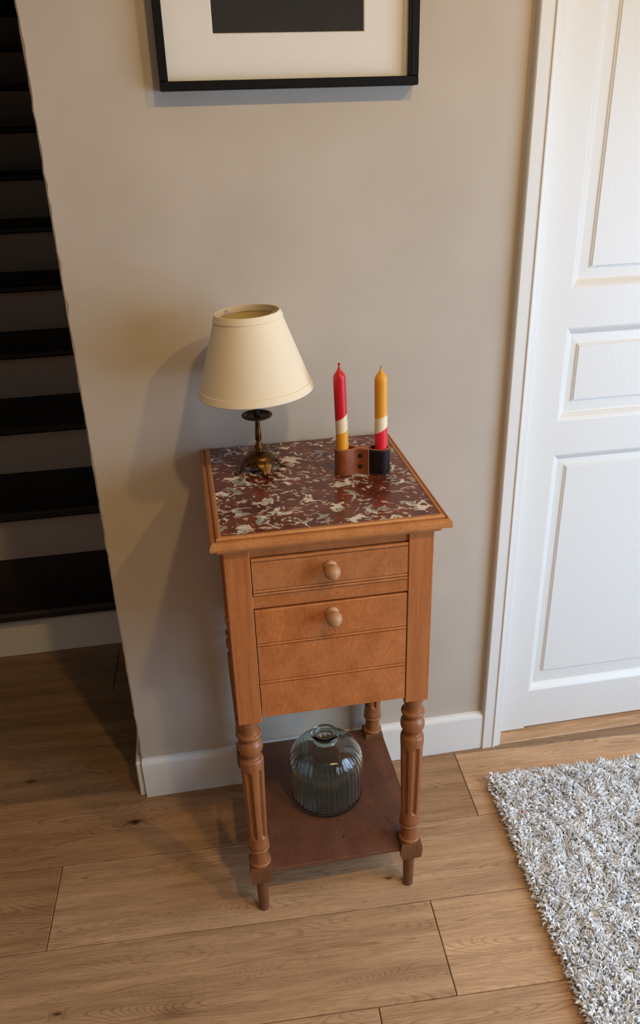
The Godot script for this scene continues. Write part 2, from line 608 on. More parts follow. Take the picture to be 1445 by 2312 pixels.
# ---------------------------------------------------------------- the room
func room() -> void:
	# wall with the ragged plaster corner on its left end
	var m := MB.new()
	var jag := noise(9.0, 3, 4)
	var steps := 150
	var th := 0.13
	for k in steps:
		var y0 := CEIL * k / steps
		var y1 := CEIL * (k + 1) / steps
		var e := []
		for y in [y0, y1]:
			var j := jag.get_noise_1d(y * 4.0) * 0.0016
			var chip: float = 0.0025 + maxf(0.0, jag.get_noise_1d(y * 9.0 + 40.0)) * 0.004
			e.append([WALL_EDGE + j, chip, jag.get_noise_1d(y * 13.0 + 90.0) * 0.0012])
		var z := [0.0, 0.0]
		m.quad(V(e[0][0] + e[0][1], y0, 0), V(CASING + 0.02, y0, 0), V(CASING + 0.02, y1, 0), V(e[1][0] + e[1][1], y1, 0), V(0, 0, 1))
		m.quad(V(e[0][0], y0, -0.003 + e[0][2]), V(e[0][0] + e[0][1], y0, 0), V(e[1][0] + e[1][1], y1, 0), V(e[1][0], y1, -0.003 + e[1][2]), V(-0.6, 0, 1))
		m.quad(V(e[0][0], y0, -th), V(e[0][0], y0, -0.003 + e[0][2]), V(e[1][0], y1, -0.003 + e[1][2]), V(e[1][0], y1, -th), V(-1, 0, 0))
	m.quad(V(WALL_EDGE, 0, -th), V(CASING + 0.02, 0, -th), V(CASING + 0.02, CEIL, -th), V(WALL_EDGE, CEIL, -th), V(0, 0, -1))
	m.quad(V(CASING + 0.02, 0, -th), V(CASING + 0.02, 0, 0), V(CASING + 0.02, CEIL, 0), V(CASING + 0.02, CEIL, -th), V(1, 0, 0))
	struct("wall_back", m, M.wall)

	# above the door, right of the door, above and left of the stair opening
	struct("wall_back_door", boxes([[V(0.55, 2.06, -th), V(ROOM_R, CEIL, 0)], [V(1.40, 0, -th), V(ROOM_R, 2.06, 0)]]), M.wall)
	struct("wall_back_stairs", boxes([[V(ROOM_L, 1.90, -th), V(WALL_EDGE, CEIL, 0)], [V(ROOM_L, 0, -th), V(-1.18, 1.90, 0)]]), M.wall)  # unseen head over the stair opening, set low to shade the upper steps
	struct("wall_left", boxes([[V(ROOM_L - 0.15, 0, -th), V(ROOM_L, CEIL, ROOM_F)]]), M.wall)
	struct("wall_front", boxes([[V(ROOM_L - 0.15, 0, ROOM_F), V(ROOM_R + 0.15, CEIL, ROOM_F + 0.15)]]), M.wall)
	struct("wall_right", boxes([
		[V(ROOM_R, 0, -th), V(ROOM_R + 0.15, CEIL, 0.5)], [V(ROOM_R, 0, 2.1), V(ROOM_R + 0.15, CEIL, ROOM_F)],
		[V(ROOM_R, 1.60, 0.5), V(ROOM_R + 0.15, CEIL, 2.1)], [V(ROOM_R, 0, 0.5), V(ROOM_R + 0.15, 0.12, 2.1)]]), M.wall)
	struct("ceiling", boxes([[V(ROOM_L - 0.15, CEIL, -th), V(ROOM_R + 0.15, CEIL + 0.2, ROOM_F + 0.15)]]), M.ceiling)
	# solid block added to stop sky light under the door; closed dark stairwell
	struct("wall_door_light_block", boxes([[V(0.45, 0, -0.32), V(1.6, 2.3, -th - 0.02)]]), M.stairwall)
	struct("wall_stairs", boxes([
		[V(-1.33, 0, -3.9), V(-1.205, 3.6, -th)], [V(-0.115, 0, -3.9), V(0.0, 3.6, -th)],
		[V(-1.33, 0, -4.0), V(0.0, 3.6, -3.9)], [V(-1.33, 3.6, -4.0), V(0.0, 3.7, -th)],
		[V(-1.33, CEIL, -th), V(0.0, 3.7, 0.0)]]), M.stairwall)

	# tall window in the right wall
	var wx := ROOM_R + 0.03
	var w := struct("window_1", boxes([
		[V(wx, 0.12, 0.50), V(wx + 0.06, 1.60, 0.56)], [V(wx, 0.12, 2.04), V(wx + 0.06, 1.60, 2.10)],
		[V(wx, 1.54, 0.56), V(wx + 0.06, 1.60, 2.04)], [V(wx, 0.12, 0.56), V(wx + 0.06, 0.18, 2.04)],
		[V(wx, 0.18, 1.27), V(wx + 0.06, 1.54, 1.33)]], 0.004), M.white)
	for z in [[0.56, 1.27], [1.33, 2.04]]:
		obj("pane", boxes([[V(wx + 0.025, 0.18, z[0]), V(wx + 0.031, 1.54, z[1])]]), M.pane, w)

	# skirting board with a chamfered top, and its short return round the wall end
	var prof := [Vector2(0.0, 0.0), Vector2(0.014, 0.0), Vector2(0.014, 0.090), Vector2(0.0125, 0.0945), Vector2(0.006, 0.0985), Vector2(0.0, 0.0995)]
	var sk := MB.new()
	sk.extrude_x(prof, WALL_EDGE + 0.001, CASING - 0.0005)
	struct("baseboard_back", sk, M.white)
	var rt := MB.new()
	rt.box(V(WALL_EDGE - 0.0125, 0.0, -th), V(WALL_EDGE - 0.001, 0.0955, 0.0085), 0.003)
	struct("baseboard_return", rt, M.white)

	for q in [[0.55, 1.6, 1.7, "round recessed warm ceiling spotlight nearer the cabinet"], [1.28, 1.6, 1.7, "round recessed warm ceiling spotlight nearer the window"]]:
		ceiling_lamp(q[0], q[1], q[2], q[3])

# ---------------------------------------------------------------- floor of laminate boards
func flooring() -> void:
	var slab := MB.new()
	slab.box(V(ROOM_L - 0.15, -0.12, -4.0), V(ROOM_R + 0.15, -0.010, ROOM_F + 0.15))
	slab.box(V(ROOM_L, -0.05, 1.25), V(ROOM_R, -0.0005, ROOM_F))
	var under := wood(Color(0.66, 0.48, 0.31), 0, 0.5, V(0.1, 0.2, 0.3), 1.0, 7.0)
	var fl := struct("floor", slab, under)
	fl.set_meta("label", "brown oak laminate floor under the cabinet and rug")
	var pics := []
	# [x, y, size, strength] of knots and [x, y, length, width, height] of flame figures, in metres on the board
	var specs := [
		[[], [[0.25, 0.09, 0.30, 0.045, 0.9]]],
		[[[0.499, 0.0915, 0.0085, 1.0]], [[0.60, 0.085, 0.14, 0.03, 0.5]]],
		[[[0.638, 0.124, 0.004, 0.9]], [[0.157, 0.124, 0.16, 0.035, 0.95], [0.60, 0.12, 0.20, 0.028, 0.7]]],
		[[[0.553, 0.120, 0.0045, 0.8], [0.746, 0.144, 0.02, 0.3]], [[0.85, 0.135, 0.22, 0.035, 1.0]]],
		[[[0.32, 0.061, 0.008, 0.7]], [[0.8, 0.06, 0.25, 0.04, 0.8]]],
	]
	for k in specs.size():
		pics.append(board_picture(300 + k * 7, 1200, 192, specs[k][0], specs[k][1]))
	var mats := []
	var tones := [Color(1.0, 0.99, 0.98), Color(0.86, 0.825, 0.785), Color(0.95, 0.935, 0.92), Color(0.93, 0.915, 0.895), Color(0.75, 0.735, 0.715)]  # the darkest tones put the shade of the left floor into the boards
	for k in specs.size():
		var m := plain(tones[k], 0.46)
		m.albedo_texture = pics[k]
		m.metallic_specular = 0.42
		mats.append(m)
	# joint positions measured on rows -1..2, the rest staggered
	var joints := {-1: 0.4954, 0: -0.3612, 1: 0.3445, 2: 0.2104, 3: -0.21, 4: 0.55, 5: -0.05, -2: -0.15, -3: 0.05, -4: -0.32, -5: -0.75}
	# board picture for the board that starts at the measured joint (right) and the one ending there (left)
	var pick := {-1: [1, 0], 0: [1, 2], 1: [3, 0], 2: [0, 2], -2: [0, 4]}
	var length := 1.22
	var gap := 0.0007
	for row in range(-5, 6):
		var z0 := ROW0 + row * BOARD
		for k in range(-2, 2):
			var x0: float = joints[row] + k * length
			var x1 := x0 + length
			if x1 < -1.9 or x0 > 2.2:
				continue
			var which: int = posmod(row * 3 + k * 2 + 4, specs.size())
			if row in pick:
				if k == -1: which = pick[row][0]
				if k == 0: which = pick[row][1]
			if row <= -2 and k <= 0: which = 4  # stair-side boards darkened to stand in for shade
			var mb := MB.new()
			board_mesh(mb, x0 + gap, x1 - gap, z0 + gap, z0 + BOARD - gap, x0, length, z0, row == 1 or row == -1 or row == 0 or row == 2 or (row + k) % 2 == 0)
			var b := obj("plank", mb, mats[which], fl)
			b.rotation.y = FLOOR_TURN
	# worn sill board in the doorway
	var sill := MB.new()
	board_mesh(sill, 0.609, 1.39, -0.13, 0.013, 0.45, 1.22, -0.15, true)
	var so := obj("door_sill", sill, mats[0], fl)
	so.position.y = 0.0018

func board_mesh(mb: MB, x0: float, x1: float, z0: float, z1: float, ux: float, length: float, uz: float, keep: bool) -> void:
	var b := 0.0011
	var top := 0.0
	var low := -0.009
	var a := [V(x0 + b, top, z0 + b), V(x1 - b, top, z0 + b), V(x1 - b, top, z1 - b), V(x0 + b, top, z1 - b)]
	var o := [V(x0, top - b, z0), V(x1, top - b, z0), V(x1, top - b, z1), V(x0, top - b, z1)]
	var uv := []
	for p in a:
		var w2 := Vector2((p.x - ux) / length, (p.z - uz) / BOARD)
		uv.append(w2 if keep else Vector2.ONE - w2)
	mb.quad(a[0], a[1], a[2], a[3], Vector3.UP, uv)
	var outs := [V(0, 1, -1), V(1, 1, 0), V(0, 1, 1), V(-1, 1, 0)]
	var dk := Vector2(0.5, 0.5)
	for k in 4:
		var k2 := (k + 1) % 4
		mb.quad(a[k], a[k2], o[k2], o[k], outs[k], [uv[k], uv[k2], uv[k2], uv[k]])
		var l1: Vector3 = o[k]
		var l2: Vector3 = o[k2]
		l1.y = low; l2.y = low
		mb.quad(o[k], o[k2], l2, l1, outs[k] - V(0, 1, 0), [uv[k], uv[k2], uv[k2], uv[k]])

# ---------------------------------------------------------------- staircase in the dark stairwell
func staircase() -> void:
	var t := thing("staircase", "dark wooden staircase with pale grey risers in the shadowed stairwell left of the wall", "staircase")
	var z0 := -0.597
	var go := 0.2763
	var rise := 0.1682
	var y := 0.0
	for k in 11:
		var top := 0.160 + k * rise
		var zr := z0 - k * go
		var r := MB.new()
		if k == 0:
			r.extrude_x([Vector2(zr - 0.02, 0.0), Vector2(zr, 0.0), Vector2(zr, 0.096), Vector2(zr - 0.003, 0.102), Vector2(zr - 0.008, 0.106), Vector2(zr - 0.008, 0.134), Vector2(zr - 0.02, 0.134)], -1.2, -0.12)
		else:
			r.box(V(-1.2, y - 0.01, zr - 0.018), V(-0.12, top - 0.024, zr))
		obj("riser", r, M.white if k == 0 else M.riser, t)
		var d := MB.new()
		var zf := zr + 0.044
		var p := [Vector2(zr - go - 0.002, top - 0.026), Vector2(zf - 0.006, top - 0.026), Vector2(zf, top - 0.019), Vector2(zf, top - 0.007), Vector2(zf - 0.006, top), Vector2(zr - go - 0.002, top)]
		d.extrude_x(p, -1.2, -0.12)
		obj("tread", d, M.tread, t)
		y = top

# ---------------------------------------------------------------- panelled door and its casing
func door() -> void:
	# casing: flat outer band, bead, stepped inner band (left leg and head, right leg beyond the frame)
	var prof := [Vector2(CASING, 0.0), Vector2(CASING, 0.016), Vector2(CASING + 0.002, 0.018), Vector2(0.5865, 0.018), Vector2(0.588, 0.0205), Vector2(0.5905, 0.0205), Vector2(0.5925, 0.0165), Vector2(0.6065, 0.0145), Vector2(0.6085, 0.0125), Vector2(0.6085, -0.013), Vector2(0.620, -0.013), Vector2(0.620, -0.10), Vector2(0.60, -0.10), Vector2(0.60, 0.0)]
	var m := MB.new()
	var n := prof.size()
	for k in n:
		var a: Vector2 = prof[k]
		var b: Vector2 = prof[(k + 1) % n]
		var d := b - a
		m.quad(V(a.x, 0, a.y), V(b.x, 0, b.y), V(b.x, 2.06, b.y), V(a.x, 2.06, a.y), V(-d.y, 0, d.x))
	struct("trim_1", m, M.white)
	struct("trim_2", boxes([[V(CASING, 2.0, -0.10), V(1.45, 2.06, 0.0185)], [V(1.365, 0, -0.10), V(1.41, 2.0, 0.0185)]], 0.002), M.white)

	var dz := -0.022
	var bk := dz - 0.036
	var L := 0.6225
	var Rr := 1.362
	var pl := 0.6825
	var pr := 1.300
	var root := Node3D.new()
	root.name = "door_1"
	root.set_meta("kind", "structure")
	add_child(root)
	obj("stile", boxes([[V(L, 0.006, bk), V(pl, 1.995, dz)]]), M.white, root)
	obj("stile", boxes([[V(pr, 0.011, bk), V(Rr, 1.995, dz)]]), M.white, root)
	var rows := [[0.1155, 0.7105], [0.7805, 0.9650], [1.0360, 1.905]]
	var field := [[0.1670, 0.6775], [0.8213, 0.9275], [1.0747, 1.855]]
	var rails := [[0.011, rows[0][0]], [rows[0][1], rows[1][0]], [rows[1][1], rows[2][0]], [rows[2][1], 1.995]]
	for q in rails:
		obj("rail", boxes([[V(pl, q[0], bk), V(pr, q[1], dz)]]), M.white, root)
	for k in 3:
		# moulding slopes from the face into a sunk flat; the field is raised again behind a small quirk
		var a := Rect2(pl, rows[k][0], pr - pl, rows[k][1] - rows[k][0])
		var md := MB.new()
		var steps := [[0.0, 0.0], [0.0020, -0.0005], [0.0065, -0.0035], [0.0110, -0.0080], [0.0140, -0.0115], [0.0160, -0.0125], [0.0180, -0.0125]]
		for s in steps.size() - 1:
			ring_step(md, a.grow(-steps[s][0]), dz + steps[s][1], a.grow(-steps[s + 1][0]), dz + steps[s + 1][1])
		obj("moulding", md, M.white, root)
		var pn := MB.new()
		var fl := 0.7180 if k == 0 else (0.7148 if k == 1 else 0.7215)
		var f := Rect2(fl, field[k][0], pr - (fl - pl) - fl, field[k][1] - field[k][0])
		ring_step(pn, a.grow(-0.0175), dz - 0.0125, f.grow(0.0042), dz - 0.0115)
		ring_step(pn, f.grow(0.0042), dz - 0.0115, f.grow(0.0030), dz - 0.0090)
		ring_step(pn, f.grow(0.0030), dz - 0.0090, f.grow(0.0016), dz - 0.0090)
		ring_step(pn, f.grow(0.0016), dz - 0.0090, f, dz - 0.0064)
		pn.quad(V(f.position.x, f.position.y, dz - 0.0064), V(f.end.x, f.position.y, dz - 0.0064), V(f.end.x, f.end.y, dz - 0.0064), V(f.position.x, f.end.y, dz - 0.0064), V(0, 0, 1))
		pn.quad(V(pl, rows[k][0], bk + 0.01), V(pr, rows[k][0], bk + 0.01), V(pr, rows[k][1], bk + 0.01), V(pl, rows[k][1], bk + 0.01), V(0, 0, -1))
		obj("panel", pn, M.white, root)

func ring_step(m: MB, a: Rect2, za: float, b: Rect2, zb: float) -> void:
	var pa := [V(a.position.x, a.position.y, za), V(a.end.x, a.position.y, za), V(a.end.x, a.end.y, za), V(a.position.x, a.end.y, za)]
	var pb := [V(b.position.x, b.position.y, zb), V(b.end.x, b.position.y, zb), V(b.end.x, b.end.y, zb), V(b.position.x, b.end.y, zb)]
	for k in 4:
		var k2 := (k + 1) % 4
		m.quad(pa[k], pa[k2], pb[k2], pb[k], V(0, 0, 1))

# ---------------------------------------------------------------- framed print on the wall
func picture() -> void:
	var x0 := -0.0192
	var x1 := 0.3697
	var y0 := 1.3700
	var y1 := 1.920
	var fw := 0.0125
	var t := thing("picture_frame", "thin black picture frame with white mat round a dark print on the wall", "picture", V((x0 + x1) / 2, y0, 0.0))
	var hx := (x1 - x0) / 2
	var H := y1 - y0
	var fr := 0.030
	for s in [[V(-hx, 0, 0.001), V(hx, fw, fr)], [V(-hx, H - fw, 0.001), V(hx, H, fr)], [V(-hx, fw, 0.001), V(-hx + fw, H - fw, fr)], [V(hx - fw, fw, 0.001), V(hx, H - fw, fr)]]:
		obj("frame_bar", boxes([s], 0.0012), M.black, t)
	var cx := (x0 + x1) / 2
	var px0 := 0.0641 - cx
	var px1 := 0.2883 - cx
	var py0 := 1.4433 - y0
	var py1 := 1.850 - y0
	var mt := MB.new()
	var outer := Rect2(-hx + fw, fw, 2 * hx - 2 * fw, H - 2 * fw)
	var open := Rect2(px0, py0, px1 - px0, py1 - py0)
	ring_step(mt, outer, 0.012, open.grow(0.0014), 0.012)
	ring_step(mt, open.grow(0.0014), 0.012, open, 0.0104)
	obj("mat", mt, M.mat, t)
	var im := Image.create(96, 160, false, Image.FORMAT_RGB8)
	var n := noise(0.03, 3, 61)
	for y in 160:
		for x in 96:
			var k := 0.5 + 0.5 * n.get_noise_2d(x * 1.2, y * 0.5)
			var base := Color(0.050, 0.047, 0.046).lerp(Color(0.085, 0.078, 0.075), k)
			if x > 70:
				base = base.lerp(Color(0.11, 0.080, 0.075), 0.5 + 0.3 * sin(x * 0.9))
			im.set_pixel(x, y, base)
	var pm := plain(Color(1, 1, 1), 0.7)
	pm.albedo_texture = ImageTexture.create_from_image(im)
	var pr := MB.new()
	pr.quad(V(px0 - 0.003, py0 - 0.003, 0.0102), V(px1 + 0.003, py0 - 0.003, 0.0102), V(px1 + 0.003, py1 + 0.003, 0.0102), V(px0 - 0.003, py1 + 0.003, 0.0102), V(0, 0, 1), [Vector2(0, 1), Vector2(1, 1), Vector2(1, 0), Vector2(0, 0)])
	obj("print", pr, pm, t)
	obj("backing", boxes([[V(-hx + 0.004, 0.004, 0.002), V(hx - 0.004, H - 0.004, 0.0098)]]), M.mat, t)
	obj("glass", boxes([[V(-hx + fw, fw, 0.0150), V(hx - fw, H - fw, 0.0170)]]), M.pane, t)

# ---------------------------------------------------------------- bedside cabinet
const CX := 0.160      # middle of the cabinet
const ZF := 0.3556     # front face of the posts
const TOP := 0.800

func cabinet() -> void:
	var t := thing("bedside_cabinet", "honey-coloured wooden bedside cabinet with red marble top, two knobs and turned fluted legs", "cabinet", V(CX, 0, 0))
	# marble slab
	var xl := 0.0015 - CX
	var xr := 0.3235 - CX
	var mz0 := 0.0045
	var mz1 := 0.3515
	var mt := TOP - 0.0012
	var mb := MB.new()
	mb.quad(V(xl, mt, mz0), V(xr, mt, mz0), V(xr, mt, mz1), V(xl, mt, mz1), Vector3.UP, [Vector2(0, 0), Vector2(1, 0), Vector2(1, 1), Vector2(0, 1)])
	mb.quad(V(xl, mt, mz0), V(xr, mt, mz0), V(xr, mt - 0.018, mz0), V(xl, mt - 0.018, mz0), V(0, 0, -1))
	mb.quad(V(xl, mt, mz1), V(xr, mt, mz1), V(xr, mt - 0.018, mz1), V(xl, mt - 0.018, mz1), V(0, 0, 1))
	mb.quad(V(xl, mt, mz0), V(xl, mt, mz1), V(xl, mt - 0.018, mz1), V(xl, mt - 0.018, mz0), V(-1, 0, 0))
	mb.quad(V(xr, mt, mz0), V(xr, mt, mz1), V(xr, mt - 0.018, mz1), V(xr, mt - 0.018, mz0), V(1, 0, 0))
	var slab := obj("marble_top", mb, M.marble, t)
	slab.set_meta("label", "polished red-brown marble slab with grey and white patches")
	# moulded rim: inner bead, groove, larger outer bead; mitred at the front corners
	var pf := [Vector2(0.0, TOP - 0.004), Vector2(0.0, TOP - 0.0004), Vector2(0.0012, TOP + 0.0003), Vector2(0.0040, TOP + 0.0009), Vector2(0.0068, TOP + 0.0002), Vector2(0.0086, TOP - 0.0018), Vector2(0.0092, TOP - 0.0062),
		Vector2(0.0112, TOP - 0.0062), Vector2(0.0119, TOP - 0.0034), Vector2(0.0138, TOP - 0.0028), Vector2(0.0172, TOP - 0.0046), Vector2(0.0192, TOP - 0.0082), Vector2(0.0200, TOP - 0.0125), Vector2(0.0192, TOP - 0.0155), Vector2(0.0170, TOP - 0.0160), Vector2(0.0, TOP - 0.0160)]
	for side in 3:
		var q := MB.new()
		var rows := []
		for k in pf.size():
			var d: float = pf[k].x
			var y: float = pf[k].y
			var fl := V(xl - d * 0.9, y, mz1 + d)
			var fr := V(xr + d * 0.75, y, mz1 + d)
			if side == 0:
				rows.append([fl, fr])
			elif side == 1:
				rows.append([V(xl - d * 0.9, y, mz0), fl])
			else:
				rows.append([fr, V(xr + d * 0.75, y, mz0)])
		for k in rows.size():
			var k2 := (k + 1) % rows.size()
			var dd: Vector2 = pf[k2] - pf[k]
			var o2 := Vector2(-dd.y, dd.x)
			var o: Vector3
			if side == 0: o = V(0, o2.y, o2.x)
			elif side == 1: o = V(-o2.x, o2.y, 0)
			else: o = V(o2.x, o2.y, 0)
			q.quad(rows[k][0], rows[k][1], rows[k2][1], rows[k2][0], o)
		if side > 0:
			var e := 0 if side == 1 else 1
			var mid := Vector3.ZERO
			for k in rows.size():
				mid += rows[k][e] / rows.size()
			for k in rows.size():
				q.tri(mid, rows[k][e], rows[(k + 1) % rows.size()][e], V(0, 0, -1))
		obj("moulding", q, M.rim if side == 0 else M.rim_side, t)
	# plate under the rim
	obj("top_plate", boxes([[V(0.0005 - CX - 0.008, TOP - 0.0245, 0.016), V(0.317 - CX + 0.008, TOP - 0.0158, 0.3615)]], 0.0012), M.rim, t)
	# square posts
	var px := [[0.0012 - CX, 0.0395 - CX], [0.2768 - CX, 0.3158 - CX]]
	var py0 := 0.4575
	var py1 := TOP - 0.0245
	for k in 2:
		obj("post", boxes([[V(px[k][0], py0, ZF - 0.040), V(px[k][1], py1, ZF)]], 0.0012), M.post, t)
		obj("post", boxes([[V(px[k][0], py0, 0.0185), V(px[k][1], py1, 0.0565)]], 0.0012), M.post, t)
	# sides, back and bottom
	obj("side_panel", boxes([[V(px[0][0] + 0.004, 0.467, 0.056), V(px[0][0] + 0.014, py1, ZF - 0.039)]]), M.post, t)
	obj("side_panel", boxes([[V(px[1][1] - 0.014, 0.467, 0.056), V(px[1][1] - 0.004, py1, ZF - 0.039)]]), M.post, t)
	obj("back_panel", boxes([[V(px[0][1] - 0.001, 0.467, 0.022), V(px[1][0] + 0.001, py1, 0.030)]]), M.inside, t)
	obj("bottom_panel", boxes([[V(px[0][0] + 0.013, 0.470, 0.030), V(px[1][1] - 0.013, 0.478, ZF - 0.022)]]), M.inside, t)
	# front: rails, drawer and cupboard door
	var a := px[0][1] as float
	var b := px[1][0] as float
	obj("top_rail", boxes([[V(a - 0.002, 0.7605, ZF - 0.022), V(b + 0.002, py1, ZF - 0.0035)]], 0.0006), M.rail, t)
	obj("middle_rail", boxes([[V(a - 0.002, 0.6728, ZF - 0.022), V(b + 0.002, 0.6942, ZF - 0.0018)]], 0.0015), M.rail, t)
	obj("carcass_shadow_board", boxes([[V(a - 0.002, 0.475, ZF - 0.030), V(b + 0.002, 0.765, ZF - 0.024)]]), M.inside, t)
	# drawer: bead along the top edge, double bead along the bottom
	var dr := MB.new()
	var yb := 0.6955
	var yt := 0.7590
	var face := ZF - 0.0005
	var dp := [Vector2(ZF - 0.0215, yb), Vector2(face - 0.0005, yb)]
	dp += bead(face, yb, 0.0045) + groove(face, yb + 0.0045, 0.0010) + bead(face, yb + 0.0055, 0.0040) + groove(face, yb + 0.0095, 0.0010)
	dp += [Vector2(face, yb + 0.012), Vector2(face, yt - 0.0075)] + groove(face, yt - 0.0068, 0.0010) + bead(face, yt - 0.0055, 0.0050) + [Vector2(ZF - 0.0215, yt)]
	dr.extrude_x(dp, a + 0.0012, b - 0.0010)
	var drawer := obj("drawer", dr, M.drawer, t)
	make_knob(drawer, V(0.1570 - CX, 0.7335, face), 0.0122)
	# cupboard door: three boards' worth of face between double beads
	var cd := MB.new()
	var cb := 0.4672
	var ct := 0.6702
	var cp := [Vector2(ZF - 0.0215, cb), Vector2(face - 0.001, cb), Vector2(face, cb + 0.001)]
	for g in [0.5330, 0.6040]:
		cp += [Vector2(face, g - 0.001)] + groove(face, g, 0.0012) + bead(face, g + 0.0012, 0.0042) + groove(face, g + 0.0054, 0.0012) + [Vector2(face, g + 0.0076)]
	cp += [Vector2(face, ct - 0.001), Vector2(face - 0.001, ct), Vector2(ZF - 0.0215, ct)]
	cd.extrude_x(cp, a + 0.0012, b - 0.0012)
	var cup := obj("cupboard_door", cd, M.cupboard, t)
	make_knob(cup, V(0.1580 - CX, 0.6520, face), 0.0124)
	# lower shelf, notched round the legs by their blocks
	var sh := MB.new()
	var st := 0.1130
	var poly := [Vector2(0.022, st - 0.0095), Vector2(0.3475, st - 0.0095), Vector2(0.3488, st - 0.0075), Vector2(0.3488, st - 0.002), Vector2(0.3475, st), Vector2(0.022, st)]
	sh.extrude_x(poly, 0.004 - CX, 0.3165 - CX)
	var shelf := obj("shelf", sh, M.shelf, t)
	shelf.set_meta("label", "dark brown lower shelf board")
	for q in [[0.174, 0.262, 0.2, 0.0045], [0.178, 0.303, 1.0, 0.0085]]:   # two small dents in the shelf face
		var sc := MB.new()
		var d2: Vector2 = Vector2(cos(q[2]), -sin(q[2])) * q[3]
		sc.tube([V(q[0] - CX - d2.x, st - 0.0004, q[1] - d2.y), V(q[0] - CX, st - 0.0002, q[1]), V(q[0] - CX + d2.x, st - 0.0004, q[1] + d2.y)], [Vector2(0.0003, 0.0003), Vector2(0.0013, 0.0006), Vector2(0.0003, 0.0003)], 8)
		obj("scratch", sc, M.dark, shelf)
	# turned legs
	for q in [[0.0178, ZF - 0.0205, 55.0], [0.2965, ZF - 0.0205, 20.0], [0.0178, 0.0375, 40.0], [0.2965, 0.0375, 30.0]]:
		make_leg(t, V(q[0] - CX, 0, q[1]), deg_to_rad(q[2]))

func bead(face: float, y: float, h: float) -> Array:
	var out := []
	for k in 7:
		var a := -PI / 2 + PI * k / 6
		out.append(Vector2(face - 0.0008 + 0.0018 * cos(a), y + h / 2 + h / 2 * sin(a)))
	return out

func groove(face: float, y: float, h: float) -> Array:
	return [Vector2(face - 0.0002, y), Vector2(face - 0.0026, y + h * 0.25), Vector2(face - 0.0026, y + h * 0.75), Vector2(face - 0.0002, y + h)]

func make_knob(parent: Node3D, at: Vector3, r: float) -> void:
	var k := MB.new()
	var p := [Vector2(r * 0.80, 0.0), Vector2(r * 0.84, 0.0015), Vector2(r * 0.74, 0.0035), Vector2(r * 0.52, 0.0055), Vector2(r * 0.48, 0.0085)]
	p += arc2(0.0, 0.0085 + r * 0.82, r, -61, 90, 16)
	p[-1] = Vector2(0.0, p[-1].y)
	k.lathe(p, 36)
	var o := obj("knob", k, M.knob, parent)
	o.position = at
	o.rotation.x = PI / 2

func make_leg(t: Node3D, at: Vector3, turn: float) -> void:
	var m := MB.new()
	m.phase = turn
	# base torus, waist, ring, fluted column, neck, ball, neck, ring, cap
	var p := [Vector2(0.0160, 0.1235)]
	p += arc2(0.0155, 0.1270, 0.0042, -90, 80, 8)
	p += smooth([Vector2(0.0162, 0.1315), Vector2(0.0152, 0.138), Vector2(0.0152, 0.150), Vector2(0.0160, 0.1585)], 4)
	p += arc2(0.0160, 0.1625, 0.0032, -80, 85, 8)
	p += [Vector2(0.0163, 0.1665)]
	p += smooth([Vector2(0.0180, 0.1685), Vector2(0.0183, 0.1725), Vector2(0.0174, 0.179), Vector2(0.0167, 0.188)], 4)
	for k in 65:
		p.append(Vector2(lerpf(0.0166, 0.0203, k / 64.0), lerpf(0.190, 0.3545, k / 64.0)))
	p += smooth([Vector2(0.0204, 0.358), Vector2(0.0205, 0.364), Vector2(0.0199, 0.3695), Vector2(0.0178, 0.3728), Vector2(0.0152, 0.3738)], 5)
	p += smooth([Vector2(0.0143, 0.3752), Vector2(0.0143, 0.3790), Vector2(0.0160, 0.3835)], 4)
	p += smooth([Vector2(0.0165, 0.3840), Vector2(0.0199, 0.3895), Vector2(0.0209, 0.3965), Vector2(0.0197, 0.4040), Vector2(0.0165, 0.4090)], 6)
	p += smooth([Vector2(0.0150, 0.4105), Vector2(0.0148, 0.4140), Vector2(0.0162, 0.4175)], 4)
	p += arc2(0.0160, 0.4225, 0.0042, -85, 85, 8)
	p += smooth([Vector2(0.0158, 0.4275), Vector2(0.0150, 0.4310), Vector2(0.0152, 0.4380), Vector2(0.0175, 0.4480), Vector2(0.0178, 0.4580)], 4)
	m.lathe(p, 96, Vector3.ZERO, "fluted", 0.9)
	var leg := obj("leg", m, M.leg, t)
	leg.position = at
	# square block with bowed sides that the shelf is let into
	var b := MB.new()
	var h := 0.0195
	var rows := []
	for q in [[0.0, 0.0815], [0.0150, 0.0815], [0.0178, 0.0850], [0.0196, 0.0930], [0.0203, 0.1040], [0.0197, 0.1160], [0.0188, 0.1225], [0.0176, 0.1240], [0.0, 0.1240]]:
		rows.append(q)
	for k in rows.size() - 1:
		var r0: float = rows[k][0]
		var r1: float = rows[k + 1][0]
		var y0: float = rows[k][1]
		var y1: float = rows[k + 1][1]
		for s in 4:
			var d0 := Vector2(1, -1).rotated(s * PI / 2)
			var d1 := Vector2(1, 1).rotated(s * PI / 2)
			var o := Vector2(1, 0).rotated(s * PI / 2)
			var up := 0.0
			if k == 0: up = -5.0
			if k == rows.size() - 2: up = 5.0
			b.quad(V(d0.x * r0, y0, d0.y * r0), V(d1.x * r0, y0, d1.y * r0), V(d1.x * r1, y1, d1.y * r1), V(d0.x * r1, y1, d0.y * r1), V(o.x, up, o.y))
	obj("block", b, M.foot, leg)
	var f := MB.new()
	f.lathe([Vector2(0.0, 0.0), Vector2(0.0082, 0.0), Vector2(0.0092, 0.0015), Vector2(0.0095, 0.004), Vector2(0.0106, 0.060), Vector2(0.0120, 0.0815), Vector2(0.0, 0.0815)], 28)
	obj("foot", f, M.foot, leg)

